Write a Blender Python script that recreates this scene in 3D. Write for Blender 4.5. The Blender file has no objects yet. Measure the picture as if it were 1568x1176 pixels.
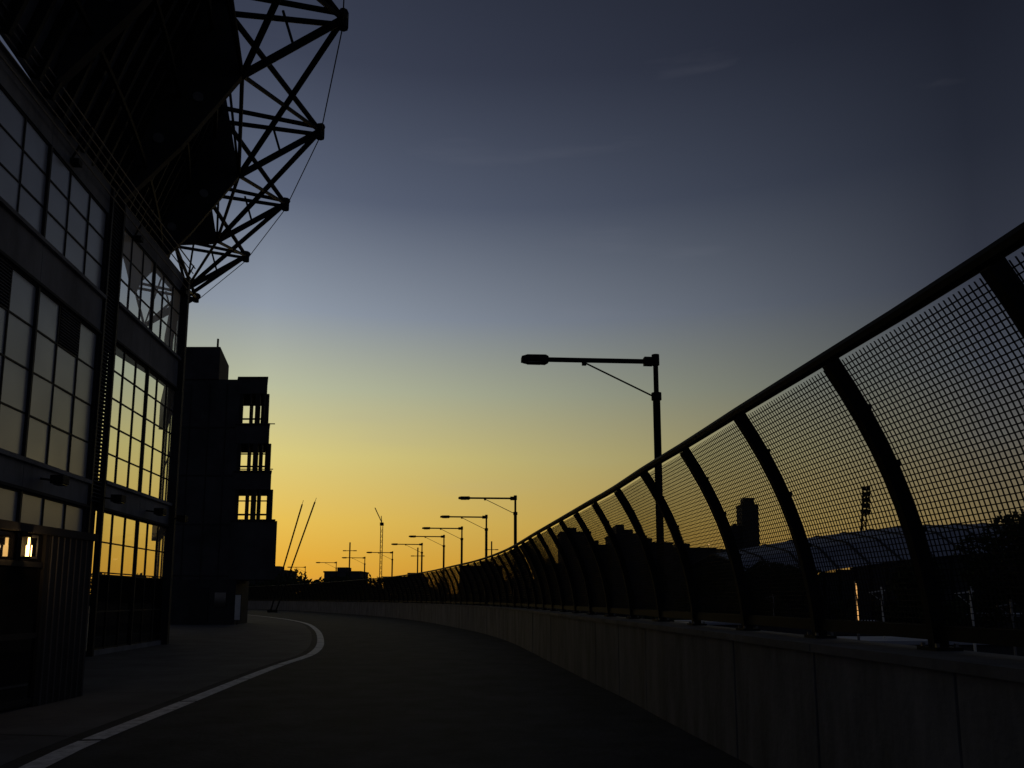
import bpy, math, random
from mathutils import Vector, Matrix
random.seed(7)
R=math.radians
scene=bpy.context.scene
scene.view_settings.view_transform='Standard'
scene.view_settings.look='None'
scene.view_settings.exposure=0

def lin(c):
    return tuple(((v/255)/12.92 if v/255<=0.04045 else ((v/255+0.055)/1.055)**2.4) for v in c)+(1,)

# ---------------------------------------------------------------- materials
def mat(name,col,rough=0.7,metal=0.0,noise=0.0,scale=4.0,bump=0.0,spec=0.5,col2=None,detail=6,streak=None):
    m=bpy.data.materials.new(name); m.use_nodes=True
    nt=m.node_tree; b=nt.nodes['Principled BSDF']
    b.inputs['Roughness'].default_value=rough
    b.inputs['Metallic'].default_value=metal
    b.inputs['Specular IOR Level'].default_value=spec
    b.inputs['Base Color'].default_value=(*col,1)
    if noise>0 or bump>0:
        tc=nt.nodes.new('ShaderNodeTexCoord')
        mp=nt.nodes.new('ShaderNodeMapping')
        if streak: mp.inputs['Scale'].default_value=streak
        nz=nt.nodes.new('ShaderNodeTexNoise')
        nz.inputs['Scale'].default_value=scale; nz.inputs['Detail'].default_value=detail
        nz.inputs['Roughness'].default_value=0.65
        nt.links.new(tc.outputs['Object'],mp.inputs['Vector'])
        nt.links.new(mp.outputs[0],nz.inputs['Vector'])
        cr=nt.nodes.new('ShaderNodeValToRGB')
        c2=col2 or tuple(v*(1-noise) for v in col)
        c1=tuple(min(1,v*(1+noise)) for v in col)
        cr.color_ramp.elements[0].position=0.3; cr.color_ramp.elements[0].color=(*c2,1)
        cr.color_ramp.elements[1].position=0.7; cr.color_ramp.elements[1].color=(*c1,1)
        nt.links.new(nz.outputs['Fac'],cr.inputs['Fac'])
        nt.links.new(cr.outputs[0],b.inputs['Base Color'])
        if bump>0:
            nz2=nt.nodes.new('ShaderNodeTexNoise'); nz2.inputs['Scale'].default_value=scale*12
            nz2.inputs['Detail'].default_value=4
            nt.links.new(tc.outputs['Object'],nz2.inputs['Vector'])
            bp=nt.nodes.new('ShaderNodeBump'); bp.inputs['Strength'].default_value=bump
            bp.inputs['Distance'].default_value=0.02
            nt.links.new(nz2.outputs['Fac'],bp.inputs['Height'])
            nt.links.new(bp.outputs[0],b.inputs['Normal'])
    return m

def glassmat(name,transp,rough,tint=(0.02,0.022,0.025),refl=0.4,dirt=0.3,transluc=False):
    m=bpy.data.materials.new(name); m.use_nodes=True
    nt=m.node_tree; nt.nodes.clear()
    out=nt.nodes.new('ShaderNodeOutputMaterial')
    gl=nt.nodes.new('ShaderNodeBsdfGlossy'); gl.inputs['Roughness'].default_value=rough
    gl.inputs['Color'].default_value=(0.9,0.92,0.95,1)
    df=nt.nodes.new('ShaderNodeBsdfTranslucent' if transluc else 'ShaderNodeBsdfDiffuse'); df.inputs['Color'].default_value=(*tint,1)
    tr=nt.nodes.new('ShaderNodeBsdfTransparent'); tr.inputs['Color'].default_value=(0.80,0.83,0.84,1)
    mx=nt.nodes.new('ShaderNodeMixShader'); mx.inputs[0].default_value=transp
    mx2=nt.nodes.new('ShaderNodeMixShader')
    tc=nt.nodes.new('ShaderNodeTexCoord')
    nz=nt.nodes.new('ShaderNodeTexNoise'); nz.inputs['Scale'].default_value=0.9; nz.inputs['Detail'].default_value=5
    nt.links.new(tc.outputs['Object'],nz.inputs['Vector'])
    mr=nt.nodes.new('ShaderNodeMapRange')
    mr.inputs['From Min'].default_value=0.3; mr.inputs['From Max'].default_value=0.7
    mr.inputs['To Min'].default_value=refl*(1-dirt); mr.inputs['To Max'].default_value=min(1,refl*(1+dirt))
    nt.links.new(nz.outputs['Fac'],mr.inputs['Value'])
    nt.links.new(df.outputs[0],mx.inputs[1]); nt.links.new(tr.outputs[0],mx.inputs[2])
    nt.links.new(mr.outputs[0],mx2.inputs[0])
    nt.links.new(mx.outputs[0],mx2.inputs[1]); nt.links.new(gl.outputs[0],mx2.inputs[2])
    nt.links.new(mx2.outputs[0],out.inputs['Surface'])
    return m

def emis(name,col,s):
    m=bpy.data.materials.new(name); m.use_nodes=True
    nt=m.node_tree; b=nt.nodes['Principled BSDF']
    b.inputs['Emission Color'].default_value=(*col,1); b.inputs['Emission Strength'].default_value=s
    return m

M_asph=mat('asphalt',(0.055,0.056,0.060),0.9,noise=0.45,scale=1.2,bump=0.6,spec=0.12)
M_pave=mat('concrete_paving',(0.13,0.131,0.136),0.9,noise=0.3,scale=0.8,bump=0.4,spec=0.12)
M_conc=mat('precast_concrete',(0.20,0.203,0.212),0.85,noise=0.4,scale=1.3,bump=0.35,streak=(2,2,0.5),spec=0.15)
M_conc_top=mat('concrete_coping',(0.17,0.172,0.18),0.8,noise=0.3,scale=2,bump=0.2,spec=0.15)
M_paint=mat('road_paint',(0.8,0.8,0.78),0.7,noise=0.3,scale=7,bump=0.3,col2=(0.42,0.42,0.41))
M_steel=mat('dark_painted_steel',(0.017,0.018,0.020),0.7,noise=0.2,scale=5,spec=0.12)
M_wire=mat('mesh_wire',(0.022,0.022,0.024),0.7,spec=0.12)
M_galv=mat('galvanised_steel',(0.20,0.20,0.21),0.55,metal=0.4,noise=0.2,scale=6)
M_wall=mat('facade_concrete',(0.23,0.235,0.25),0.85,noise=0.4,scale=0.7,bump=0.3,streak=(1,1,0.4),spec=0.15)
M_dark=mat('dark_cladding',(0.045,0.046,0.050),0.8,noise=0.3,scale=0.8,spec=0.12)
M_soffit=mat('soffit_sheet',(0.10,0.103,0.115),0.8,noise=0.35,scale=0.8,spec=0.12)
M_tower=mat('tower_cladding',(0.07,0.07,0.076),0.85,noise=0.35,scale=0.5,spec=0.1)
M_frame=mat('window_frame',(0.03,0.03,0.034),0.6,spec=0.15)
M_glassA=glassmat('frosted_glass',0.0,0.30,(0.42,0.44,0.48),0.25,0.14)
M_glassB=glassmat('clear_glass',0.88,0.03,(0.8,0.82,0.85),0.08,0.3,transluc=True)
M_glassT=glassmat('hazy_glass',0.62,0.05,(0.95,0.96,1.0),0.06,0.3,transluc=True)
M_glassD=glassmat('dark_glass',0.0,0.05,(0.01,0.01,0.012),0.12,0.3)
M_ground=mat('ground_soil',(0.05,0.05,0.05),0.95,noise=0.5,scale=0.02,spec=0.05)
M_far=mat('distant_cladding',(0.075,0.076,0.086),0.85,noise=0.2,scale=0.1,spec=0.1)
M_farwin=mat('distant_window',(0.02,0.02,0.025),0.3)
M_roof=mat('arena_roof_metal',(0.40,0.43,0.50),0.7,noise=0.15,scale=0.1,spec=0.2)
M_leaf=mat('foliage',(0.045,0.058,0.03),0.9,noise=0.5,scale=0.6,spec=0.05)
M_bark=mat('bark',(0.05,0.04,0.03),0.9,noise=0.3,scale=5,bump=0.4)
M_lamp=emis('warm_bulb',(1.0,0.55,0.16),7.0)
M_white=mat('white_panel',(0.7,0.7,0.68),0.6,noise=0.1,scale=3)

# ---------------------------------------------------------------- mesh builder
class MB:
    def __init__(s): s.v=[]; s.f=[]; s.m=[]; s.mats=[]
    def mi(s,m):
        if m not in s.mats: s.mats.append(m)
        return s.mats.index(m)
    def add(s,vs,fs,m):
        o=len(s.v); s.v+= [tuple(v) for v in vs]; k=s.mi(m)
        for f in fs: s.f.append(tuple(i+o for i in f)); s.m.append(k)
    def box(s,c,size,m,rz=0.0):
        cx,cy,cz=c; a,b,h=size[0]/2,size[1]/2,size[2]/2
        co,si=math.cos(rz),math.sin(rz); vs=[]
        for z in(-h,h):
            for x,y in((-a,-b),(a,-b),(a,b),(-a,b)):
                vs.append((cx+x*co-y*si,cy+x*si+y*co,cz+z))
        s.add(vs,[(0,3,2,1),(4,5,6,7),(0,1,5,4),(1,2,6,5),(2,3,7,6),(3,0,4,7)],m)
    def bar(s,p0,p1,w,m,h=None,sides=4,up=Vector((0,0,1))):
        p0=Vector(p0);p1=Vector(p1); d=(p1-p0)
        if d.length<1e-6: return
        d.normalize()
        if abs(d.dot(up))>0.98: up=Vector((1,0,0))
        a=d.cross(up).normalized(); b=a.cross(d).normalized()
        h=h if h is not None else w; vs=[]
        for p in(p0,p1):
            if sides==4:
                for x,y in((-1,-1),(1,-1),(1,1),(-1,1)): vs.append(p+a*x*w/2+b*y*h/2)
            else:
                for k in range(sides):
                    t=2*math.pi*k/sides; vs.append(p+a*math.cos(t)*w/2+b*math.sin(t)*h/2)
        n=sides
        fs=[(k,(k+1)%n,n+(k+1)%n,n+k) for k in range(n)]
        fs+= [tuple(range(n-1,-1,-1)),tuple(range(n,2*n))]
        s.add(vs,fs,m)
    def sweep(s,pts,frames,w,h,m,sides=4):
        vs=[];n=sides
        for p,(a,b) in zip(pts,frames):
            if n==4:
                for x,y in((-1,-1),(1,-1),(1,1),(-1,1)): vs.append(Vector(p)+a*x*w/2+b*y*h/2)
            else:
                for k in range(n):
                    t=2*math.pi*k/n; vs.append(Vector(p)+a*math.cos(t)*w/2+b*math.sin(t)*h/2)
        fs=[]
        for i in range(len(pts)-1):
            for k in range(n): fs.append((i*n+k,i*n+(k+1)%n,(i+1)*n+(k+1)%n,(i+1)*n+k))
        fs+= [tuple(range(n-1,-1,-1)),tuple((len(pts)-1)*n+k for k in range(n))]
        s.add(vs,fs,m)
    def prism(s,poly,z0,z1,m):
        n=len(poly); vs=[(x,y,z0) for x,y in poly]+[(x,y,z1) for x,y in poly]
        fs=[(k,(k+1)%n,n+(k+1)%n,n+k) for k in range(n)]+[tuple(range(n-1,-1,-1)),tuple(range(n,2*n))]
        s.add(vs,fs,m)
    def plate(s,poly,off,m):
        n=len(poly); vs=[p-off/2 for p in poly]+[p+off/2 for p in poly]
        fs=[(k,(k+1)%n,n+(k+1)%n,n+k) for k in range(n)]+[tuple(range(n-1,-1,-1)),tuple(range(n,2*n))]
        s.add(vs,fs,m)
    def obj(s,name,parent=None,smooth=False,bevel=0):
        me=bpy.data.meshes.new(name); me.from_pydata(s.v,[],s.f)
        for m in s.mats: me.materials.append(m)
        me.polygons.foreach_set('material_index',s.m)
        if smooth: me.polygons.foreach_set('use_smooth',[True]*len(s.f))
        me.update()
        o=bpy.data.objects.new(name,me); scene.collection.objects.link(o)
        if parent: o.parent=parent
        if bevel>0:
            b=o.modifiers.new('bevel','BEVEL'); b.width=bevel; b.segments=2; b.limit_method='ANGLE'
        return o
def empty(name):
    o=bpy.data.objects.new(name,None); scene.collection.objects.link(o); return o

# ---------------------------------------------------------------- plan curves
class Path:
    def __init__(s,pts,res=14):
        P=[Vector((p[0],p[1])) for p in pts]; P=[P[0]*2-P[1]]+P+[P[-1]*2-P[-2]]
        out=[]
        for i in range(1,len(P)-2):
            p0,p1,p2,p3=P[i-1:i+3]
            for k in range(res):
                t=k/res
                out.append(0.5*((2*p1)+(p2-p0)*t+(2*p0-5*p1+4*p2-p3)*t*t+(3*p1-p0-3*p2+p3)*t**3))
        out.append(P[-2]); s.p=out; s.s=[0]
        for a,b in zip(out,out[1:]): s.s.append(s.s[-1]+(b-a).length)
        s.L=s.s[-1]
    def pos(s,t):
        import bisect
        t=max(0,min(s.L-1e-6,t)); i=bisect.bisect_right(s.s,t)-1
        f=(t-s.s[i])/max(1e-9,s.s[i+1]-s.s[i]); return s.p[i].lerp(s.p[i+1],f)
    def at(s,t):
        p=s.pos(t); a=s.pos(max(0,t-0.6)); b=s.pos(min(s.L-1e-4,t+0.6)); d=(b-a).normalized()
        return p,d,Vector((d.y,-d.x))
    def s_at_y(s,y):
        for i in range(len(s.p)-1):
            if s.p[i].y<=y<=s.p[i+1].y:
                f=(y-s.p[i].y)/max(1e-9,(s.p[i+1].y-s.p[i].y)); return s.s[i]+f*(s.s[i+1]-s.s[i])
        return s.L
FP=Path([(3.55,-14),(3.5,-7),(3.36,0),(3.16,3.8),(3.0,5.6),(2.84,7.2),(2.68,9.0),(2.5,10.7),(2.33,12.7),(2.12,14.5),(1.77,17.6),(1.38,21),(0.5,28.7),(-0.75,36),(-2.3,42.5),(-6.3,57),(-13.3,75),(-30,107),(-49,133),(-80,165)])

def lin_range(a,b,step):
    n=max(1,int(round((b-a)/step))); return [a+(b-a)*i/n for i in range(n+1)]

# ---------------------------------------------------------------- ground & deck
g=MB(); S=4000
g.add([(-S,-S,-6),(S,-S,-6),(S,S,-6),(-S,S,-6)],[(0,1,2,3)],M_ground); g.obj('ground')

d=MB(); ss=lin_range(0,FP.L,1.5)
vs=[]
for s_ in ss:
    p,t,n=FP.at(s_); o=p+n*0.12
    vs+=[(o.x-70,o.y,0),(o.x,o.y,0),(o.x,o.y,-1.1),(o.x-70,o.y,-1.1)]
fs=[]
for i in range(len(ss)-1):
    a=i*4;b=a+4
    fs+=[(a,a+1,b+1,b),(a+1,a+2,b+2,b+1),(a+2,a+3,b+3,b+2)]
d.add(vs,fs,M_asph); d.obj('walkway')

# white painted edge line
LP=Path([(-3.9,2.5),(-4.25,5.2),(-4.5,7.4),(-4.75,9.0),(-5.05,12.5),(-5.4,16.6),(-5.6,19.4),(-5.85,23.5),(-7.2,30),(-10.1,41),(-13.8,52.5),(-19.3,65),(-27.5,80),(-40,98)])
l=MB()
s0=0
while s0<LP.L-3:
    seg=3.4 if s0<22 else 3.0
    for k in range(6):
        a=s0+(seg-0.09)*k/6; b=s0+(seg-0.09)*(k+1)/6
        (p,t,n),(q,t2,n2)=LP.at(a),LP.at(b); w=0.125
        v=[p-n*w,p+n*w,q+n2*w,q-n2*w]
        l.add([(x.x,x.y,0.009) for x in v],[(0,1,2,3)],M_paint)
    s0+=seg
l.obj('painted_edge_line')
# paving left of line
pv=MB(); ss=lin_range(0,LP.L,1.2); vs=[]
for s_ in ss:
    p,t,n=LP.at(s_); o=p-n*0.34
    vs+=[(o.x-14,o.y,0.004),(o.x,o.y,0.004)]
pv.add(vs,[(i*2,i*2+1,i*2+3,i*2+2) for i in range(len(ss)-1)],M_pave)
pv.obj('pavement')
j=MB()
for y in (6.5,11.2,16,22,29):
    p,t,n=FP.at(FP.s_at_y(y)); q,t2,n2=LP.at(LP.s_at_y(y))
    a=p-n*0.55; b=q+n2*0.3
    dd=(b-a).normalized(); pe=Vector((-dd.y,dd.x))*0.012
    j.add([(a.x-pe.x,a.y-pe.y,.004),(a.x+pe.x,a.y+pe.y,.004),(b.x+pe.x,b.y+pe.y,.004),(b.x-pe.x,b.y-pe.y,.004)],[(0,1,2,3)],M_steel)
for y in (9.5,13.6,17.8,22,26,31,37):
    q,t2,n2=LP.at(LP.s_at_y(y)); a=q-n2*0.4; b=Vector((-9.9 if y<20 else -11.5,y+.6))
    j.add([(a.x,a.y-.012,.008),(a.x,a.y+.012,.008),(b.x,b.y+.012,.008),(b.x,b.y-.012,.008)],[(0,1,2,3)],M_steel)
j.obj('expansion_joints')

# ---------------------------------------------------------------- parapet wall
WT=1.24
w=MB()
def wall_sweep(a,b,inn,outn,z0,z1,m,step=0.86):
    ss=lin_range(a,b,step); vs=[]
    for s_ in ss:
        p,t,n=FP.at(s_); i_=p-n*inn; o_=p+n*outn
        vs+=[(i_.x,i_.y,z0),(o_.x,o_.y,z0),(o_.x,o_.y,z1),(i_.x,i_.y,z1)]
    fs=[]
    for i in range(len(ss)-1):
        for k in range(4): fs.append((i*4+k,i*4+(k+1)%4,(i+1)*4+(k+1)%4,(i+1)*4+k))
    e=(len(ss)-1)*4
    fs+=[(3,2,1,0),(e,e+1,e+2,e+3)]
    w.add(vs,fs,m)
wall_sweep(0.2,FP.L-.2,0.44,0.10,0.0,WT-0.03,M_dark)
sS=FP.s_at_y(5.6); PITCH=1.72
sj=sS-PITCH*11.5; kk=0
while sj<FP.L-4:
    sh=random.uniform(-0.006,0.006)
    wall_sweep(max(0.3,sj+0.014),sj+PITCH-0.014,0.50+sh,0.125,0.01,WT-0.07,M_conc)
    if kk%2==0: wall_sweep(max(0.3,sj+0.009),sj+PITCH*2-0.009,0.53,0.15,WT-0.066,WT,M_conc_top)
    sj+=PITCH; kk+=1
w.obj('parapet_wall')

# ---------------------------------------------------------------- mesh fence
prof=Path([(0.0,1.15),(0.02,1.5),(0.09,1.92),(0.20,2.32),(0.34,2.68),(0.50,3.0),(0.68,3.3)],6)
fence=empty('mesh_fence')
posts=MB(); rails=MB(); wires=MB()
sp=sS-PITCH*6
plist=[]
while sp<FP.L-2:
    plist.append(sp); sp+=PITCH
for sp in plist:
    p,t,n=FP.at(sp); T=Vector((t.x,t.y,0)); N=Vector((n.x,n.y,0))
    pts=[];fr=[]
    far=p.y>50
    for q in [prof.L*i/(5 if far else 10) for i in range((5 if far else 10)+1)]:
        o,dd,nn=prof.at(q) if 0.6<q<prof.L-0.6 else (prof.pos(q),(prof.pos(min(prof.L,q+.05))-prof.pos(max(0,q-.05))).normalized(),None)
        pts.append(Vector((p.x,p.y,0))-N*o.x+Vector((0,0,o.y)))
        dirv=-N*dd.x+Vector((0,0,dd.y)); fr.append((T,dirv.cross(T).normalized()))
    posts.sweep(pts,fr,0.07,0.11,M_steel)
    posts.box((p.x,p.y,WT+0.012),(0.22,0.2,0.024),M_steel,math.atan2(t.y,t.x))
    if not far:
        for a in(-.08,.08):
            for b in(-.07,.07):
                c=p+t*a+n*b; posts.box((c.x,c.y,WT+0.035),(0.022,0.022,0.03),M_galv)
        for q in (0.45,0.95,1.45,1.9):
            o=prof.pos(q); c=Vector((p.x,p.y,o.y))-N*(o.x-0.055)
            posts.box(tuple(c),(0.085,0.03,0.04),M_steel,math.atan2(t.y,t.x))
posts.obj('posts',fence)
def rail(off,z,wd,ht,m,mb,a,b,step,sides=4):
    ss=lin_range(a,b,step); pts=[];fr=[]
    for s_ in ss:
        p,t,n=FP.at(s_); pts.append(Vector((p.x-n.x*off,p.y-n.y*off,z))); fr.append((Vector((n.x,n.y,0)),Vector((0,0,1))))
    mb.sweep(pts,fr,wd,ht,m,sides)
a0=plist[0]
rail(0.69,3.35,0.10,0.10,M_steel,rails,a0,FP.L-2,0.86,8)
rail(0.005,1.36,0.05,0.10,M_steel,rails,a0,FP.L-2,0.86)
rails.obj('rails',fence)
q0=0.22
def wire_rows(a,b,nrow,th,step):
    for r in range(1,nrow):
        q=q0+(prof.L-q0)*r/nrow; o=prof.pos(q)
        rail(o.x-0.045,o.y,th,th,M_wire,wires,a,b,step)
def wire_cols(a,b,sp_,th,nseg):
    n=int((b-a)/sp_)
    pr=[prof.pos(q0+(prof.L-q0)*i/nseg) for i in range(nseg+1)]
    for c in range(n):
        s_=a+c*sp_; p,t,nn=FP.at(s_); T=Vector((t.x,t.y,0)); N=Vector((nn.x,nn.y,0))
        pts=[Vector((p.x,p.y,o.y))-N*(o.x-0.045) for o in pr]
        wires.sweep(pts,[(T,N)]*len(pts),th,th,M_wire)
sM=FP.s_at_y(26); sN=FP.s_at_y(55)
sB=FP.s_at_y(-1)
wire_rows(sB,sM,48,0.0066,0.86); wire_cols(sB,sM,0.046,0.0066,9)
wire_rows(sM,sN,24,0.013,0.86); wire_cols(sM,sN,0.092,0.013,6)
wire_rows(sN,FP.L-2,12,0.026,1.72); wire_cols(sN,FP.L-2,0.184,0.026,4)
wires.obj('wire_mesh',fence)

# ---------------------------------------------------------------- street lamps
def street_lamp(s_,outer=0.09,turn=0.0):
    b=MB(); p,t,n=FP.at(s_); base=p+n*outer
    ang=math.atan2(-n.y,-n.x)+turn
    A=Vector((math.cos(ang),math.sin(ang),0)); B=Vector((-A.y,A.x,0))
    O=Vector((base.x,base.y,0)); H=5.64
    b.bar(O+Vector((0,0,WT)),O+Vector((0,0,4.95)),0.125,M_steel,sides=12)
    b.bar(O+Vector((0,0,4.95)),O+Vector((0,0,H)),0.085,M_steel,sides=12)
    b.bar(O+Vector((0,0,4.88)),O+Vector((0,0,5.0)),0.17,M_steel,sides=12)
    b.bar(O+Vector((0,0,H-0.16)),O+Vector((0,0,H+0.02)),0.13,M_steel,sides=12)
    b.box((O.x,O.y,WT+.016),(0.26,0.26,0.03),M_steel,ang)
    b.box((O.x,O.y,WT+.6),(0.16,0.14,0.3),M_steel,ang)
    z=H-0.10
    b.bar(O+A*0.05+Vector((0,0,z)),O+A*0.20+Vector((0,0,z)),0.10,M_steel,0.14)
    b.bar(O+A*0.1+Vector((0,0,z)),O+A*1.85+Vector((0,0,z-0.02)),0.06,M_steel,0.065)
    c0=O+A*1.82+Vector((0,0,z-0.02))
    vs=[]
    for (u,wd,zt,zb) in((0,0.05,0.05,-0.05),(0.05,0.09,0.065,-0.07),(0.10,0.13,0.055,-0.055),(0.36,0.13,0.05,-0.05),(0.45,0.09,0.03,-0.04)):
        q=c0+A*u
        vs+=[q-B*wd+Vector((0,0,zb)),q+B*wd+Vector((0,0,zb)),q+B*wd*0.8+Vector((0,0,zt)),q-B*wd*0.8+Vector((0,0,zt))]
    fs=[]
    for i in range(4):
        for k in range(4): fs.append((i*4+k,i*4+(k+1)%4,(i+1)*4+(k+1)%4,(i+1)*4+k))
    fs+=[(3,2,1,0),(16,17,18,19)]
    b.add(vs,fs,M_steel)
    b.box(tuple(c0+A*0.24+Vector((0,0,-0.06))),(0.22,0.18,0.02),M_glassD,ang)
    m=O+A*1.22+Vector((0,0,z-0.05))
    b.box(tuple(m),(0.07,0.05,0.10),M_steel,ang)
    b.bar(m,O+A*0.05+Vector((0,0,4.94)),0.028,M_steel,sides=6)
    b.obj('street_lamp')
street_lamp(FP.s_at_y(12.75))
for y in (31,38.3,44.6,50.6,58,68.5,77.5,88,101,117,129):
    street_lamp(FP.s_at_y(y),-0.02)

# ---------------------------------------------------------------- stadium
st=empty('stadium')
EYE=1.6
wallpts=[(-9.4,0.5),(-11.7,22.2),(-12.2,27.8),(-15.6,34.6)]
def seg(a,b,u): return (a[0]+(b[0]-a[0])*u,a[1]+(b[1]-a[1])*u)
conc=MB(); fr=MB(); gl=MB()
def facade(a,b,ncol,bands,depth=0.3,skip=(),major=3):
    A=Vector(a);B=Vector(b); L=(B-A).length; D=(B-A)/L; N=Vector((D.y,-D.x)); ang=math.atan2(D.y,D.x)
    def bx(u0,u1,z0,z1,o0,o1,mb,m):
        c=A+D*(u0+u1)/2+N*(o0+o1)/2
        mb.box((c.x,c.y,(z0+z1)/2),(u1-u0,abs(o1-o0),z1-z0),m,ang)
    def conc_band(z0,z1):
        n=max(1,int(round(ncol/3))); wd=L/n
        for k in range(n): bx(k*wd+.008,(k+1)*wd-.008,z0,z1,-depth,0,conc,M_wall)
        bx(0,L,z0+.01,z1-.01,-depth+.01,-.03,conc,M_dark)
    zprev=0.0
    for (z0,z1,nr,gm) in bands:
        if z0>zprev+.01:
            if z0-zprev>0.5:
                conc_band(zprev,z0)
                bx(0.003,L-.003,z0-0.10,z0-0.003,0.002,0.10,conc,M_wall)
                bx(0.003,L-.003,zprev+0.003,zprev+0.07,0.002,0.06,conc,M_dark)
            else: bx(0,L,zprev,z0,-depth,0,conc,M_wall)
        cw=L/ncol; rh=(z1-z0)/nr
        for c in range(ncol):
            for r in range(nr):
                if (c,r,nr) in skip:
                    z=z0+r*rh+0.06
                    while z<z0+(r+1)*rh-0.05:
                        bx(c*cw+.05,(c+1)*cw-.05,z,z+0.03,-0.09,-0.02,fr,M_soffit); z+=0.075
                    bx(c*cw,(c+1)*cw,z0+r*rh,z0+(r+1)*rh,-0.12,-0.10,fr,M_dark)
                    continue
                e=random.uniform(-0.006,0.006); e2=random.uniform(-0.006,0.006)
                p0=A+D*(c*cw+.02)+N*(-0.06+e); p1=A+D*((c+1)*cw-.02)+N*(-0.06+e2)
                gl.add([(p0.x,p0.y,z0+r*rh+.02),(p1.x,p1.y,z0+r*rh+.02),(p1.x-N.x*e,p1.y-N.y*e,z0+(r+1)*rh-.02),(p0.x-N.x*e,p0.y-N.y*e,z0+(r+1)*rh-.02)],[(0,1,2,3)],gm)
        for c in range(ncol+1):
            big=(c%major==0); wv=0.08 if big else 0.04
            u=min(max(c*cw,wv/2+.004),L-wv/2-.004)
            bx(u-wv/2,u+wv/2,z0,z1,-0.09,0.012 if big else -0.03,fr,M_frame)
        for r in range(nr+1):
            z=min(max(z0+r*rh,z0+.03),z1-.03)
            bx(0.006,L-.006,z-0.02,z+0.02,-0.085,-0.035,fr,M_frame)
        zprev=z1
    conc_band(zprev,13.4)
aA=(-9.4,0.5); aA2=seg(wallpts[0],wallpts[1],(21.25-0.5)/21.7); aB=wallpts[1]; aC=wallpts[2]; aD=wallpts[3]
facade(aA,aA2,18,[(0.15,2.05,1,M_glassD),(2.05,4.05,2,M_glassA),(4.8,8.95,4,M_glassA),(10.1,12.55,3,M_glassA)],skip={(16,3,4),(13,3,4)})
bB=[(0.15,2.3,2,M_glassD),(2.3,4.1,2,M_glassB),(4.95,9.1,5,M_glassB),(10.3,12.75,3,M_glassT)]
bC=[(0.15,2.3,2,M_glassD),(2.3,4.1,1,M_glassB),(4.95,9.1,2,M_glassB),(10.3,12.75,1,M_glassB)]
facade(aB,aC,6,bB); facade(aC,aD,3,bC)
A=Vector(aA);B=Vector(aA2);D=(B-A).normalized();N=Vector((D.y,-D.x))
c=(A+B)/2-N*0.5
conc.box((c.x,c.y,6.7),((B-A).length,0.1,13.3),M_dark,math.atan2(D.y,D.x))
A=Vector(aA2);B=Vector(aB);D=(B-A).normalized();N=Vector((D.y,-D.x));ang=math.atan2(D.y,D.x);Lw=(B-A).length
lv=MB(); c=(A+B)/2-N*0.3
lv.box((c.x,c.y,6.7),(Lw-.01,0.3,13.4),M_dark,ang)
z=4.3
while z<13.0:
    c=(A+B)/2-N*0.06; lv.box((c.x,c.y,z),(Lw-.14,0.12,0.03),M_soffit,ang); z+=0.11
for q in(A+D*.05,B-D*.05): lv.box((q.x,q.y,6.7),(.1,.16,13.39),M_frame,ang)
lv.obj('louvre_strip',st)
conc.box((-12.18,27.86,6.7),(0.30,0.30,13.38),M_dark,0.2)
conc.obj('facade_walls',st); fr.obj('window_frames',st); gl.obj('window_glass',st)
pp=MB()
WPth=Path([(-9.4,0.5),(-10.3,9),(-11.0,15.5),(-11.7,22.2),(-12.2,27.8)])
for (off,z,r) in((0.16,12.95,.04),(0.22,13.15,.04),(0.28,13.35,.04),(0.34,13.55,.04),(0.40,13.75,.05)):
    ss=lin_range(0,WPth.L-.1,1.5);pts=[];frs=[]
    for s_ in ss:
        p,t,n=WPth.at(s_); pts.append((p.x+n.x*off,p.y+n.y*off,z)); frs.append((Vector((n.x,n.y,0)),Vector((0,0,1))))
    pp.sweep(pts,frs,r,r,M_galv,6)
for s_ in lin_range(1,WPth.L-.3,4.1):
    p,t,n=WPth.at(s_)
    pp.bar((p.x+n.x*.02,p.y+n.y*.02,12.85),(p.x+n.x*.42,p.y+n.y*.42,13.78),0.04,M_steel)
    pp.box((p.x+n.x*.12,p.y+n.y*.12,12.72),(.22,.22,.14),M_steel,math.atan2(n.y,n.x))
pp.obj('service_pipes',st)
fl=MB()
for s_ in (14.5,18.2,21.8,25.2,27.4):
    p,t,n=WPth.at(s_); ang=math.atan2(n.y,n.x)
    fl.bar((p.x,p.y,4.45),(p.x+n.x*.35,p.y+n.y*.35,4.4),0.05,M_steel)
    fl.box((p.x+n.x*.45,p.y+n.y*.45,4.42),(0.30,0.34,0.2),M_steel,ang)
    fl.box((p.x+n.x*.47,p.y+n.y*.47,4.30),(0.22,0.26,0.03),M_glassD,ang)
fl.obj('wall_floodlights',st,bevel=0.01)

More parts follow.
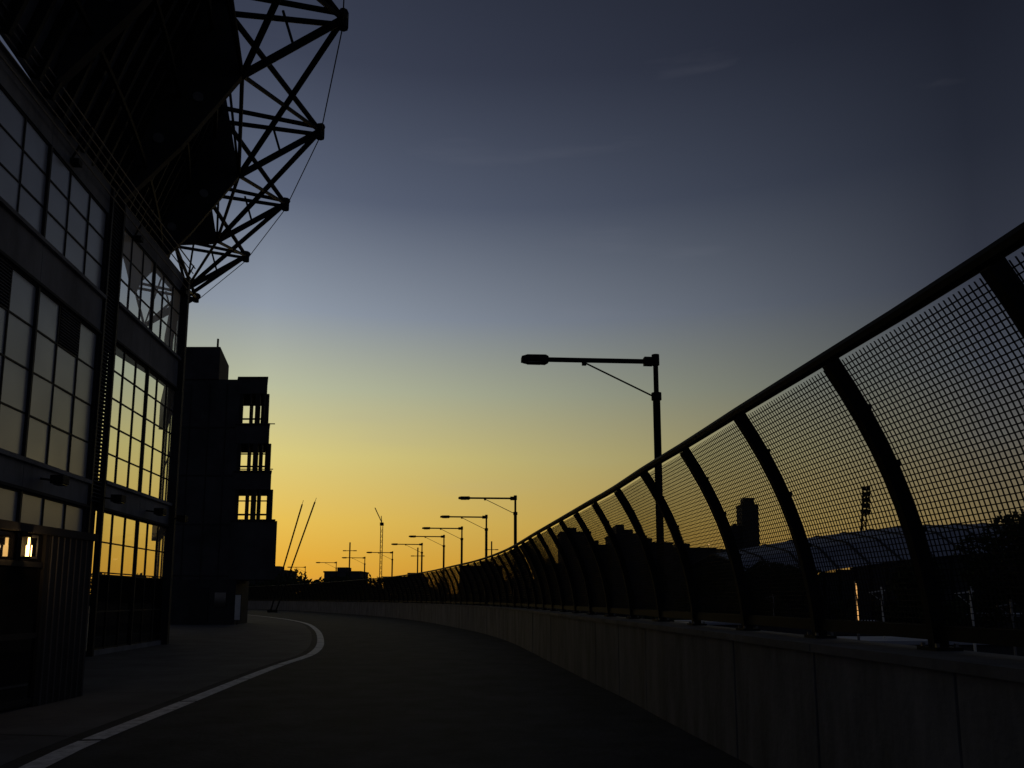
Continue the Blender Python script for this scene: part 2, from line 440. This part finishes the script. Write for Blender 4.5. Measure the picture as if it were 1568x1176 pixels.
TP=[(-3.0,5),(-3.4,11.7),(-4.3,18.3),(-5.9,24.8),(-8.3,31.4),(-11.6,37.7),(-15.7,43.9),(-21.2,50.3),(-28,56)]
TPath=Path(TP)
def tip(i):
    f=int(math.floor(i)); s_=TPath.s[f*14] if f*14<len(TPath.s) else TPath.L
    s2=TPath.s[min(len(TPath.s)-1,(f+1)*14)]
    s_=s_+(s2-s_)*(i-f); p,t,n=TPath.at(s_)
    return Vector((p.x,p.y,0)),Vector((t.x,t.y,0)),Vector((n.x,n.y,0))
def node(i,t_,z):
    p,t,n=tip(i); q=p-n*t_; return Vector((q.x,q.y,z))
ZT=21.6; ZL=18.8; ZU=21.3
tr=MB()
for i in range(0,8):
    T_=node(i,0,ZT);L_=node(i,3.2,ZL);U_=node(i,4.0,ZU); p,t,n=tip(i)
    tr.bar(T_,L_,0.27,M_steel,sides=8)
    tr.bar(T_+t*.28,U_+t*.5,0.19,M_steel,sides=8); tr.bar(T_-t*.28,U_-t*.5,0.19,M_steel,sides=8)
    tr.bar(L_,U_,0.16,M_steel,sides=8)
    tr.bar(T_-Vector((0,0,.32)),T_+Vector((0,0,.25)),0.40,M_steel,sides=8)
    tr.bar(T_-t*.38,T_+t*.38,0.32,M_steel,sides=8)
    M_=node(i,1.6,(ZT+ZL)/2); tr.bar(M_,node(i,2,ZT-.15),0.10,M_steel,sides=6)
    if i<7:
        T2=node(i+1,0,ZT);L2=node(i+1,3.2,ZL);U2=node(i+1,4.0,ZU)
        tr.bar(U_,T2,0.22,M_steel,sides=8)
        tr.bar(T_,L2,0.22,M_steel,sides=8)
        tr.bar(L_,T2,0.16,M_steel,sides=6)
        tr.bar(L_,L2,0.14,M_steel,sides=8); tr.bar(U_,U2,0.14,M_steel,sides=8)
        tr.bar(U_,L2,0.1,M_steel,sides=6)
        tr.bar(T_-Vector((0,0,.3)),T2-Vector((0,0,.3)),0.045,M_steel,sides=6)
tr.obj('roof_trusses',st)
sf=MB()
def sec(i):
    a=[(6.9,13.3),(5.9,16.4),(4.9,19.2),(4.1,21.9),(6.5,23.5)]
    if i<=4.0: return a
    b=[(4.6,19.0),(4.5,19.8),(4.4,20.5),(4.1,21.6),(5.2,22.3)]
    u=min(1,(i-4.0)*1.6+0.25)
    return [(x0*(1-u)+x1*u,z0*(1-u)+z1*u) for (x0,z0),(x1,z1) in zip(a,b)]
idx=[k/8 for k in range(0,41)]
rows=[]
for i in idx: rows.append([node(i,t_,z) for t_,z in sec(i)])
vs=[v for r in rows for v in r]; fs=[]
for a in range(len(rows)-1):
    for b in range(4): fs.append((a*5+b,a*5+b+1,(a+1)*5+b+1,(a+1)*5+b))
sf.add(vs,fs,M_soffit)
k=0.0
while k<5.0:
    s1=sec(k)
    for (a,b) in zip(s1[:3],s1[1:4]):
        sf.bar(node(k,a[0]-0.12,a[1]),node(k,b[0]-0.12,b[1]),0.12,M_steel,0.26)
    k+=0.125
for zf in (0.2,0.5,0.8):
    for k in range(0,33):
        a=sec(k/8);b=sec((k+1)/8)
        def ip(s1):
            t_=s1[0][0]+(s1[3][0]-s1[0][0])*zf; z=s1[0][1]+(s1[3][1]-s1[0][1])*zf; return t_-0.45,z
        sf.bar(node(k/8,*ip(a)),node((k+1)/8,*ip(b)),0.16,M_steel,sides=6)
for i in range(0,6):
    p,t,n=tip(i)
    if i<=4: poly=[node(i,6.6,13.6),node(i,4.9,15.9),node(i,3.2,ZL-.1),node(i,3.85,22),node(i,5.8,22)]
    else: poly=[node(i,5.0,18.2),node(i,3.2,ZL-.1),node(i,3.85,22),node(i,5.0,22)]
    sf.plate(poly,t*0.28,M_dark)
    for u in (0.3,0.62):
        q=poly[0].lerp(poly[2],u)+Vector((0,0,.9))
        sf.bar(q-t*.18,q+t*.18,0.34,M_galv,sides=10)
sf.obj('stand_soffit',st)
sl=MB()
for z in(4.5,9.7):
    sl.prism([(-12.1,22.3),(-12.55,27.7),(-13.0,27.7),(-13.0,22.3)],z-0.2,z+0.2,M_dark)
sl.obj('floor_slabs',st)

# ---------------------------------------------------------------- entrance vestibule
ve=empty('entrance_vestibule')
b=MB()
x1=-7.1; x0=-10.2; y0=7.2; y1=13.3; H=2.56
b.box(((x0+x1)/2,(y0+y1)/2,H+0.06),(x1-x0+.1,y1-y0+.1,0.12),M_dark)
b.box((x1-0.04,(12.05+y1)/2,H/2),(0.08,y1-12.05,H),M_dark)
for k in range(8):
    y=12.1+k*0.165; b.box((x1+0.006,y,H/2),(0.02,0.02,H-.02),M_soffit)
b.box(((x0+x1)/2,y1-.04,H/2),(x1-x0-.17,0.07,H-.004),M_dark)
b.box(((x0+x1)/2,y0+.04,H/2),(x1-x0-.17,0.07,H-.004),M_dark)
for y in(7.3,8.9,10.5,12.0):
    b.box((x1-0.05,y,H/2),(0.09,0.09,H-.003),M_frame)
for z in(0.1,1.05,2.1): b.box((x1-0.055,9.6,z),(0.06,4.7,0.08),M_frame)
for y in (8.75,9.05): b.box((x1+0.03,y,1.1),(0.03,0.03,0.9),M_galv)
b.obj('frame_and_roof',ve)
gq=MB(); gq.box((x1-0.06,9.6,H/2),(0.012,4.7,H-.05),M_glassD); gq.obj('glazing',ve)
lb=MB()
def lp(o,z): return (x1+o,11.35,z)
lb.box(lp(0.02,2.36),(0.04,0.13,0.40),M_steel)
lb.bar(lp(0.11,2.20),lp(0.11,2.36),0.075,M_lamp,sides=12); lb.bar(lp(0.11,2.36),lp(0.11,2.47),0.04,M_lamp,sides=12)
lb.box(lp(0.10,2.49),(0.18,0.18,0.03),M_steel); lb.box(lp(0.10,2.18),(0.18,0.18,0.03),M_steel)
for dy in (-.08,.08): lb.box((x1+.18,11.35+dy,2.335),(.014,.014,.29),M_steel)
lb.obj('wall_lantern',ve)
pl=bpy.data.lights.new('lantern_light','POINT'); pl.energy=2.5; pl.color=(1,.62,.28); pl.shadow_soft_size=.06
po=bpy.data.objects.new('lantern_light',pl); po.location=lp(0.27,2.34); scene.collection.objects.link(po); po.parent=ve

# ---------------------------------------------------------------- stepped office block
ob=empty('office_block')
t=MB()
t.prism([(-21.6,49),(-17.45,49),(-19.3,53),(-21.6,53)],0,15.55,M_tower)
t.prism([(-21.6,48.9),(-18.85,48.9),(-19.8,53.1),(-21.6,53.1)],15.552,17.7,M_tower)
t.box((-19.05,48.96,17.9),(0.1,0.1,.7),M_steel)
t.prism([(-21.6,48.6),(-17.0,48.6),(-17.6,52.8),(-21.6,52.8)],0.002,2.75,M_dark)
def rx(z): return -14.72-(z-2.75)*0.08
for z0,z1 in [(2.75,6.4),(8.4,9.5),(11.35,12.55),(14.6,15.6)]:
    r=rx((z0+z1)/2)
    t.prism([(-17.6,48.95),(rx(z0) if z0<3 else r,48.95),(r-1.15,52.2),(-19.0,52.2)],z0,z1,M_tower)
    t.prism([(-17.6,48.85),(r+.06,48.85),(r-1.1,52.3),(-19.0,52.3)],z1-0.001,z1+0.1,M_dark)
for z0,z1 in [(6.5,8.4),(9.6,11.35),(12.65,14.6)]:
    r=rx((z0+z1)/2)
    for x,wd in((-17.35,.2),(-16.75,.10),(-16.3,.3),(-15.9,.09),(r-.12,.22)):
        t.box((x,49.05,(z0+z1)/2),(wd,0.14,z1-z0-.003),M_frame)
    for yy in (50.0,51.0,51.9): t.box((r-.15-(yy-49)*.36,yy,(z0+z1)/2),(0.12,0.14,z1-z0-.003),M_frame)
    for xx in (-18.4,-17.7,-17.0): t.box((xx,52.1,(z0+z1)/2),(0.14,0.12,z1-z0-.003),M_frame)
    t.box(((-17.4+r)/2,49.05,z0+(z1-z0)*0.62),(r+17.4,0.08,0.07),M_frame)
    t.box(((-17.4+r)/2,49.05,z0+(z1-z0)*0.16),(r+17.4,0.08,0.10),M_frame)
    t.box((-17.2,52.1,z0+(z1-z0)*0.35),(2.2,0.06,0.06),M_frame)
for z in(3,6.2,9.3,12.4):
    t.box((-19.6,48.985,z),(4.2,0.06,0.08),M_dark)
for x in(-20.6,-19.4,-18.3): t.box((x,48.985,9),(0.05,0.05,12.5),M_dark)
t.box((-19.2,48.57,1.15),(1.1,0.06,2.2),M_frame); t.box((-17.9,48.57,1.5),(0.7,0.06,0.9),M_glassD)
t.obj('walls_and_bays',ob)
sg=MB()
sg.box((-16.72,48.3,1.05),(0.32,0.06,1.5),M_white); sg.box((-16.72,48.3,0.16),(0.05,0.05,0.32),M_steel); sg.box((-16.72,48.35,1.05),(0.38,0.03,1.56),M_steel)  # white panel on a stand imitates light coming through beside the block
sg.obj('light_gap_panel')

# ---------------------------------------------------------------- leaning masts, poles, crane
for (a,bb) in (((-27.2,91,-0.2),(-23.3,92,12.9)),((-27.8,91,-0.2),(-24.8,92,12.6))):
    m=MB(); m.bar(a,bb,0.17,M_steel,sides=8); m.bar(Vector(bb),Vector(bb)+(Vector(bb)-Vector(a)).normalized()*.5,0.06,M_steel,sides=6)
    m.bar((a[0],a[1],0.004),(a[0],a[1],0.3),0.6,M_steel,sides=8); m.obj('leaning_mast')
def twin_pole(x,y,H):
    m=MB(); m.bar((x,y,-6),(x,y,H),0.26,M_steel,sides=8)
    m.bar((x-1.0,y,H-1.6),(x+1.0,y,H-1.6),0.12,M_steel)
    for sx in(-1,1): m.box((x+sx*1.0,y,H-1.6),(0.6,0.35,0.16),M_steel)
    m.obj('twin_street_light')
twin_pole(-31,150,12.2); twin_pole(-3.9,150,12.4); twin_pole(-18,150,11.2)
m=MB(); cx,cy=-50,300; Hc=33
for sx in(-.4,.4):
    for sy in(-.4,.4): m.bar((cx+sx,cy+sy,-6),(cx+sx,cy+sy,Hc-4),0.13,M_steel)
for k in range(17):
    z=-6+k*2; m.bar((cx-.4,cy-.4,z),(cx+.4,cy-.4,z+2),0.08,M_steel); m.bar((cx-.4,cy+.4,z+2),(cx+.4,cy+.4,z),0.08,M_steel)
m.box((cx,cy,Hc-3.2),(1.3,1.3,1.2),M_steel); m.bar((cx,cy,Hc-3),(cx-.3,cy,Hc),0.25,M_steel); m.bar((cx,cy,Hc-2.6),(cx+.4,cy-18,Hc+1),0.25,M_steel)
m.obj('construction_crane')

# ---------------------------------------------------------------- distant hill and buildings
m=MB(); vs=[]; nH=150
for k in range(nH+1):
    x=-520+k*8; h=3.5+1.4*math.sin(k*.37)+1.1*math.sin(k*.91+1)+1.5*math.sin(k*.13)+random.uniform(-.3,.3)
    vs+=[(x,430,-6.1),(x,470,h),(x,620,h+1.0),(x,760,-6.1)]
fs=[]
for k in range(nH):
    for q in range(3): fs.append((k*4+q,k*4+q+1,(k+1)*4+q+1,(k+1)*4+q))
m.add(vs,fs,M_ground); m.obj('distant_hill')
def building(x0,x1,y,H,dep=14,parts=None):
    b=MB(); w_=x1-x0; cx=(x0+x1)/2
    b.box((cx,y+dep/2,(H-6)/2),(w_,dep,H+6),M_far)
    nb=max(2,int(w_/3)); nr=max(1,int((H+5)/3.4))
    for r in range(nr):
        z=H-2.4-r*3.4
        for c in range(nb):
            b.box((x0+w_*(c+.5)/nb,y-0.02,z),(w_/nb*0.6,0.1,1.6),M_farwin)
    b.box((cx,y+dep/2,H+0.25),(w_+.5,dep+.5,0.5),M_far)
    b.box((cx+w_*random.uniform(-.2,.2),y+dep/2,H+1.1),(w_*0.3,dep*0.4,1.6),M_far)
    for (a,c,h) in (parts or []):
        b.box(((a+c)/2,y+dep/2,H+h/2),(c-a,dep*.7,h),M_far)
    b.obj('distant_building')
building(12.5,20,200,18.0); building(20.5,25,205,15.0); building(25.5,33.5,200,17.5,parts=[(27,29,3)])
building(34,43,210,16); building(44,57,220,15.2); building(6,12,190,9.5)
building(58,71,226,14.0); building(75,88,300,17.5,parts=[(78,81,3)])
building(118,126.5,400,49,10,parts=[(120,125,4)]); building(113,118,402,38,8)
building(-62,-50,260,10); building(-44,-30,270,8.5); building(-16,-3,240,11,10); building(-92,-72,250,10)
building(150,175,330,24); building(215,250,360,33); building(180,196,340,30)
ar=empty('sports_arena')
b=MB(); N_=24; vs=[]
for k in range(N_+1):
    u=k/N_; x=42+62*u; hb=9.2+5.6*math.sin(min(1,u*1.15)*math.pi*0.55); y=150-10*u
    vs+=[(x,y-9,hb-5.2),(x,y,hb-0.8),(x,y+14,hb+1.5),(x,y+45,hb-1.0)]
fs=[]
for k in range(N_):
    for q in range(3): fs.append((k*4+q,k*4+q+1,(k+1)*4+q+1,(k+1)*4+q))
b.add(vs,fs,M_roof)
for k in range(0,N_+1,2):
    a=[Vector(v)+Vector((0,0,.12)) for v in vs[k*4:k*4+4]]
    for p,q in zip(a,a[1:]): b.bar(p,q,0.35,M_far,0.25)
b.obj('roof',ar)
b=MB()
for k in range(N_):
    a=vs[k*4];c=vs[(k+1)*4]
    b.prism([(a[0],a[1]+1),(c[0],c[1]+1),(c[0],c[1]+1.6),(a[0],a[1]+1.6)],-6,min(a[2],c[2])-.05,M_far)
    b.bar((a[0],a[1]-.2,-6),(a[0],a[1]-.2,a[2]),0.4,M_steel)
b.obj('walls',ar)
m=MB(); B0=Vector((87.5,200,-6)); T0=Vector((90.9,200,29))
for o in(Vector((-.8,0,0)),Vector((.8,0,0)),Vector((0,1.2,0))): m.bar(B0+o*1.2,T0+o*.6,0.26,M_steel)
for k in range(14):
    a=B0.lerp(T0,k/14);c=B0.lerp(T0,(k+1)/14)
    m.bar(a+Vector((-.8,0,0)),c+Vector((.8,0,0)),0.14,M_steel); m.bar(a+Vector((.8,0,0)),c+Vector((-.8,0,0)),0.14,M_steel)
for r in range(5):
    for c in range(2): m.box((T0.x-.55+c*1.1-.1*(4-r),199.2,T0.z-5.5+r*1.5),(0.9,0.4,1.1),M_steel)
m.obj('floodlight_mast')
for (x,y,h,wm) in ((1345,70,2.6,M_white),(1480,55,2.4,M_white),(1410,95,3.5,M_steel),(1230,90,1,M_steel),(1180,110,2.2,M_galv),(1100,100,1.2,M_steel),(1540,60,1.5,M_galv),(1265,120,3.4,M_steel)):
    X=(x-784)/1200*y
    m=MB(); m.bar((X,y,-6),(X,y,h),0.18,wm,sides=8)
    m.bar((X-1.1,y,h-.5),(X+.3,y,h-.3),0.09,wm); m.bar((X-1.0,y,h-.5),(X,y,h-1.3),0.05,wm); m.box((X,y,-5.8),(.6,.6,.4),M_conc)
    m.obj('railway_mast')
m=MB()
for q,z in((0,-0.3),(1,0.4)):
    m.bar((8,60+q*12,z),(90,52+q*12,z),0.03,M_steel)
    m.bar((8,62+q*12,z-.9),(90,54+q*12,z-.9),0.03,M_steel)
m.obj('overhead_wires')
m=MB()
for k in range(6):
    for dx in(-.7,.7):
        m.bar((15,50+k*5+dx,-5.9),(160,40+k*5+dx,-5.9),0.08,M_galv,0.14)
m.obj('railway_tracks')
M_sunlit=emis('sunlit_glow',(1,.5,.14),0.8); M_dot=emis('small_lamp',(1,.6,.25),2.5)
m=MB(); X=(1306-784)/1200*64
m.bar((X,64,-6),(X,64,3.0),0.22,M_galv,sides=8); m.bar((X,63.85,-0.5),(X,63.85,2.8),0.09,M_sunlit,sides=8)  # plain pole, no lamp: emissive strip imitates sunlight caught on it
m.obj('sunlit_pole')
for (X,y,z) in ((6.2,58,-.05),(5.3,80,5.2),(37.6,150,11.7),(45.3,70,.5)):
    m=MB(); m.bar((X,y,-6),(X,y,z),0.12,M_steel,sides=6); m.box((X,y-.05,z+.08),(.3,.3,.16),M_steel); m.box((X,y-.22,z+.02),(.16,.05,.12),M_dot); m.obj('yard_light')
def shed(x0,x1,y,z1):
    m=MB(); cx=(x0+x1)/2
    m.box((cx,y,(-6+z1)/2),(x1-x0,7,z1+6),M_far)
    m.prism([(x0-.4,y-4),(x1+.4,y-4),(x1+.4,y+4),(x0-.4,y+4)],z1,z1+.3,M_roof)
    n=int((x1-x0)/3)
    for k in range(n): m.box((x0+1.5+k*3,y-3.52,z1-1.5),(1.8,0.06,1.1),M_farwin)
    m.obj('platform_shed')
shed(20,48,92,-1.3); shed(50,75,100,-0.6); shed(30,42,70,-2.2)

# ---------------------------------------------------------------- trees
def leaves(mb,c,r,n,size,m=M_leaf):
    for _ in range(n):
        while True:
            q=Vector((random.uniform(-1,1),random.uniform(-1,1),random.uniform(-1,1)))
            if 0.2<q.length<1: break
        p=Vector(c)+Vector((q.x*r[0],q.y*r[1],q.z*r[2]))
        a=Vector((random.gauss(0,1),random.gauss(0,1),random.gauss(0,1))).normalized()
        b_=a.orthogonal().normalized(); s=size*random.uniform(.6,1.3)
        mb.add([p-a*s,p+b_*s*.5,p+a*s,p-b_*s*.5],[(0,1,2,3)],m)
def tree(x,y,H,R_,zb=-6):
    m=MB()
    pts=[Vector((x,y,zb)),Vector((x+.2,y,zb+(H-zb)*.35)),Vector((x-.1,y+.2,zb+(H-zb)*.6))]
    m.bar(pts[0],pts[1],0.7,M_bark,sides=8); m.bar(pts[1],pts[2],0.45,M_bark,sides=8)
    for k in range(12):
        a=random.uniform(0,6.28); rr=R_*random.uniform(.3,.8); z=zb+(H-zb)*random.uniform(.35,.88)
        e=Vector((x+math.cos(a)*rr,y+math.sin(a)*rr,z)); m.bar(pts[1].lerp(pts[2],random.random()),e,0.16,M_bark,sides=5)
        rr2=R_*random.uniform(.3,.5)
        leaves(m,e,(rr2,rr2,rr2*.75),380,0.34)
    leaves(m,(x,y,zb+(H-zb)*.75),(R_*.6,R_*.6,(H-zb)*.22),900,0.34)
    m.obj('tree')
tree(51.5,80,11.2,5.5); tree(60,84,12,6); tree(44.5,86,6.6,4.5); tree(70,90,12,6.5); tree(36,118,7.0,5)
tree(33,135,8.2,5); tree(46,128,7.5,4.5)
m=MB()
def treerow(xa,xb,y,h0,h1,n):
    for k in range(n):
        x=random.uniform(xa,xb); h=random.uniform(h0,h1); yy=y+random.uniform(-8,8); r=random.uniform(3,5.5)
        leaves(m,(x,yy,h*0.3-2.5),(r,r,h*.65+2.5),150,0.75)
        leaves(m,(x,yy,h-2.2),(r*.6,r*.6,2.2),60,0.6)
treerow(-110,0,240,5,9.0,70); treerow(0,110,230,5,9,60); treerow(20,120,125,-0.5,3.0,30); treerow(-75,-40,200,6,9,12); treerow(100,220,180,6,12,36); treerow(-130,-90,230,5,9,20)
m.obj('distant_tree_line')

# ---------------------------------------------------------------- world
W=bpy.data.worlds.new('World'); scene.world=W; W.use_nodes=True
nt=W.node_tree; nt.nodes.clear(); nn=nt.nodes.new; lk=nt.links.new
def math_(op,a,b=None,clamp=False):
    m=nn('ShaderNodeMath'); m.operation=op; m.use_clamp=clamp
    for i,v in enumerate((a,b)):
        if v is None: continue
        if isinstance(v,(int,float)): m.inputs[i].default_value=v
        else: lk(v,m.inputs[i])
    return m.outputs[0]
tc=nn('ShaderNodeTexCoord'); sx=nn('ShaderNodeSeparateXYZ'); lk(tc.outputs['Generated'],sx.inputs[0])
elev=math_('MULTIPLY',math_('ARCSINE',sx.outputs['Z']),1/R(45))
nz=nn('ShaderNodeTexNoise'); nz.inputs['Scale'].default_value=1.6; nz.inputs['Detail'].default_value=3
lk(tc.outputs['Generated'],nz.inputs['Vector'])
elev2=math_('ADD',elev,math_('MULTIPLY',math_('SUBTRACT',nz.outputs['Fac'],0.5),0.03),clamp=True)
az=math_('ARCTAN2',sx.outputs['X'],sx.outputs['Y'])
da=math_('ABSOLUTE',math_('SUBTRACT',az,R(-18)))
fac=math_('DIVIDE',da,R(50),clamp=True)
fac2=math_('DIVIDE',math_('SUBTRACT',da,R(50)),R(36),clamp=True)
def ramp(stops):
    r=nn('ShaderNodeValToRGB'); e=r.color_ramp; e.interpolation='LINEAR'
    while len(e.elements)<len(stops): e.elements.new(0.5)
    for el,(p,c) in zip(e.elements,stops): el.position=p; el.color=lin(c)
    lk(elev2,r.inputs[0]); return r.outputs[0]
rn=ramp([(0,(216,150,44)),(.06,(225,172,60)),(.12,(229,190,84)),(.225,(218,203,126)),(.33,(184,188,158)),(.45,(142,152,166)),(.62,(90,99,119)),(.8,(59,65,83)),(1,(41,46,61))])
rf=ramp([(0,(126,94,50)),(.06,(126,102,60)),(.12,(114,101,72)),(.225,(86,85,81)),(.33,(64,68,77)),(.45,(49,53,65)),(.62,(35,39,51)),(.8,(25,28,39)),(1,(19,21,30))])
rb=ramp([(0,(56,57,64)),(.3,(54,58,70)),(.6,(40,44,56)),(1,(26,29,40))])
def mixc(f,a,b):
    m=nn('ShaderNodeMix'); m.data_type='RGBA'; lk(f,m.inputs['Factor']); lk(a,m.inputs['A'])
    if isinstance(b,tuple): m.inputs['B'].default_value=b
    else: lk(b,m.inputs['B'])
    return m.outputs['Result']
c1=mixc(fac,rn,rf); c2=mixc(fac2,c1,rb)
mp=nn('ShaderNodeMapping'); mp.inputs['Scale'].default_value=(1.2,3,9); lk(tc.outputs['Generated'],mp.inputs['Vector'])
nc=nn('ShaderNodeTexNoise'); nc.inputs['Scale'].default_value=2.2; nc.inputs['Detail'].default_value=8; lk(mp.outputs[0],nc.inputs['Vector'])
cl=nn('ShaderNodeMapRange'); cl.inputs['From Min'].default_value=.62; cl.inputs['From Max'].default_value=.85; cl.inputs['To Max'].default_value=0.08
lk(nc.outputs['Fac'],cl.inputs['Value'])
c3=mixc(cl.outputs[0],c2,lin((150,150,160)))
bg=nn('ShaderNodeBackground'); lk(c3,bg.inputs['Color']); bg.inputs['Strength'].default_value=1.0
sky=nn('ShaderNodeTexSky'); sky.sky_type='NISHITA'; sky.sun_disc=False; sky.sun_elevation=R(1.5); sky.sun_rotation=R(-18)
bg2=nn('ShaderNodeBackground'); lk(sky.outputs[0],bg2.inputs['Color']); bg2.inputs['Strength'].default_value=0.002
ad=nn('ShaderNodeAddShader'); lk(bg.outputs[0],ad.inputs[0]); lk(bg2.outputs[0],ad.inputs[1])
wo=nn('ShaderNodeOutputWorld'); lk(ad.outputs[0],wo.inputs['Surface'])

sun=bpy.data.lights.new('sun','SUN'); sun.energy=0.01; sun.color=(1,.72,.42); sun.angle=R(3)
so=bpy.data.objects.new('sun',sun); scene.collection.objects.link(so)
sd=Vector((math.sin(R(-18))*math.cos(R(1.5)),math.cos(R(-18))*math.cos(R(1.5)),math.sin(R(1.5))))
so.rotation_euler=sd.to_track_quat('Z','Y').to_euler()

# ---------------------------------------------------------------- camera
cam=bpy.data.cameras.new('camera'); co=bpy.data.objects.new('camera',cam); scene.collection.objects.link(co)
cam.sensor_width=36; cam.sensor_fit='HORIZONTAL'; cam.lens=36*1200/1568
co.location=(0,0,EYE); co.rotation_euler=(R(98),0,0)
cam.shift_y=0.1017; cam.clip_end=9000; cam.clip_start=0.05
scene.camera=co
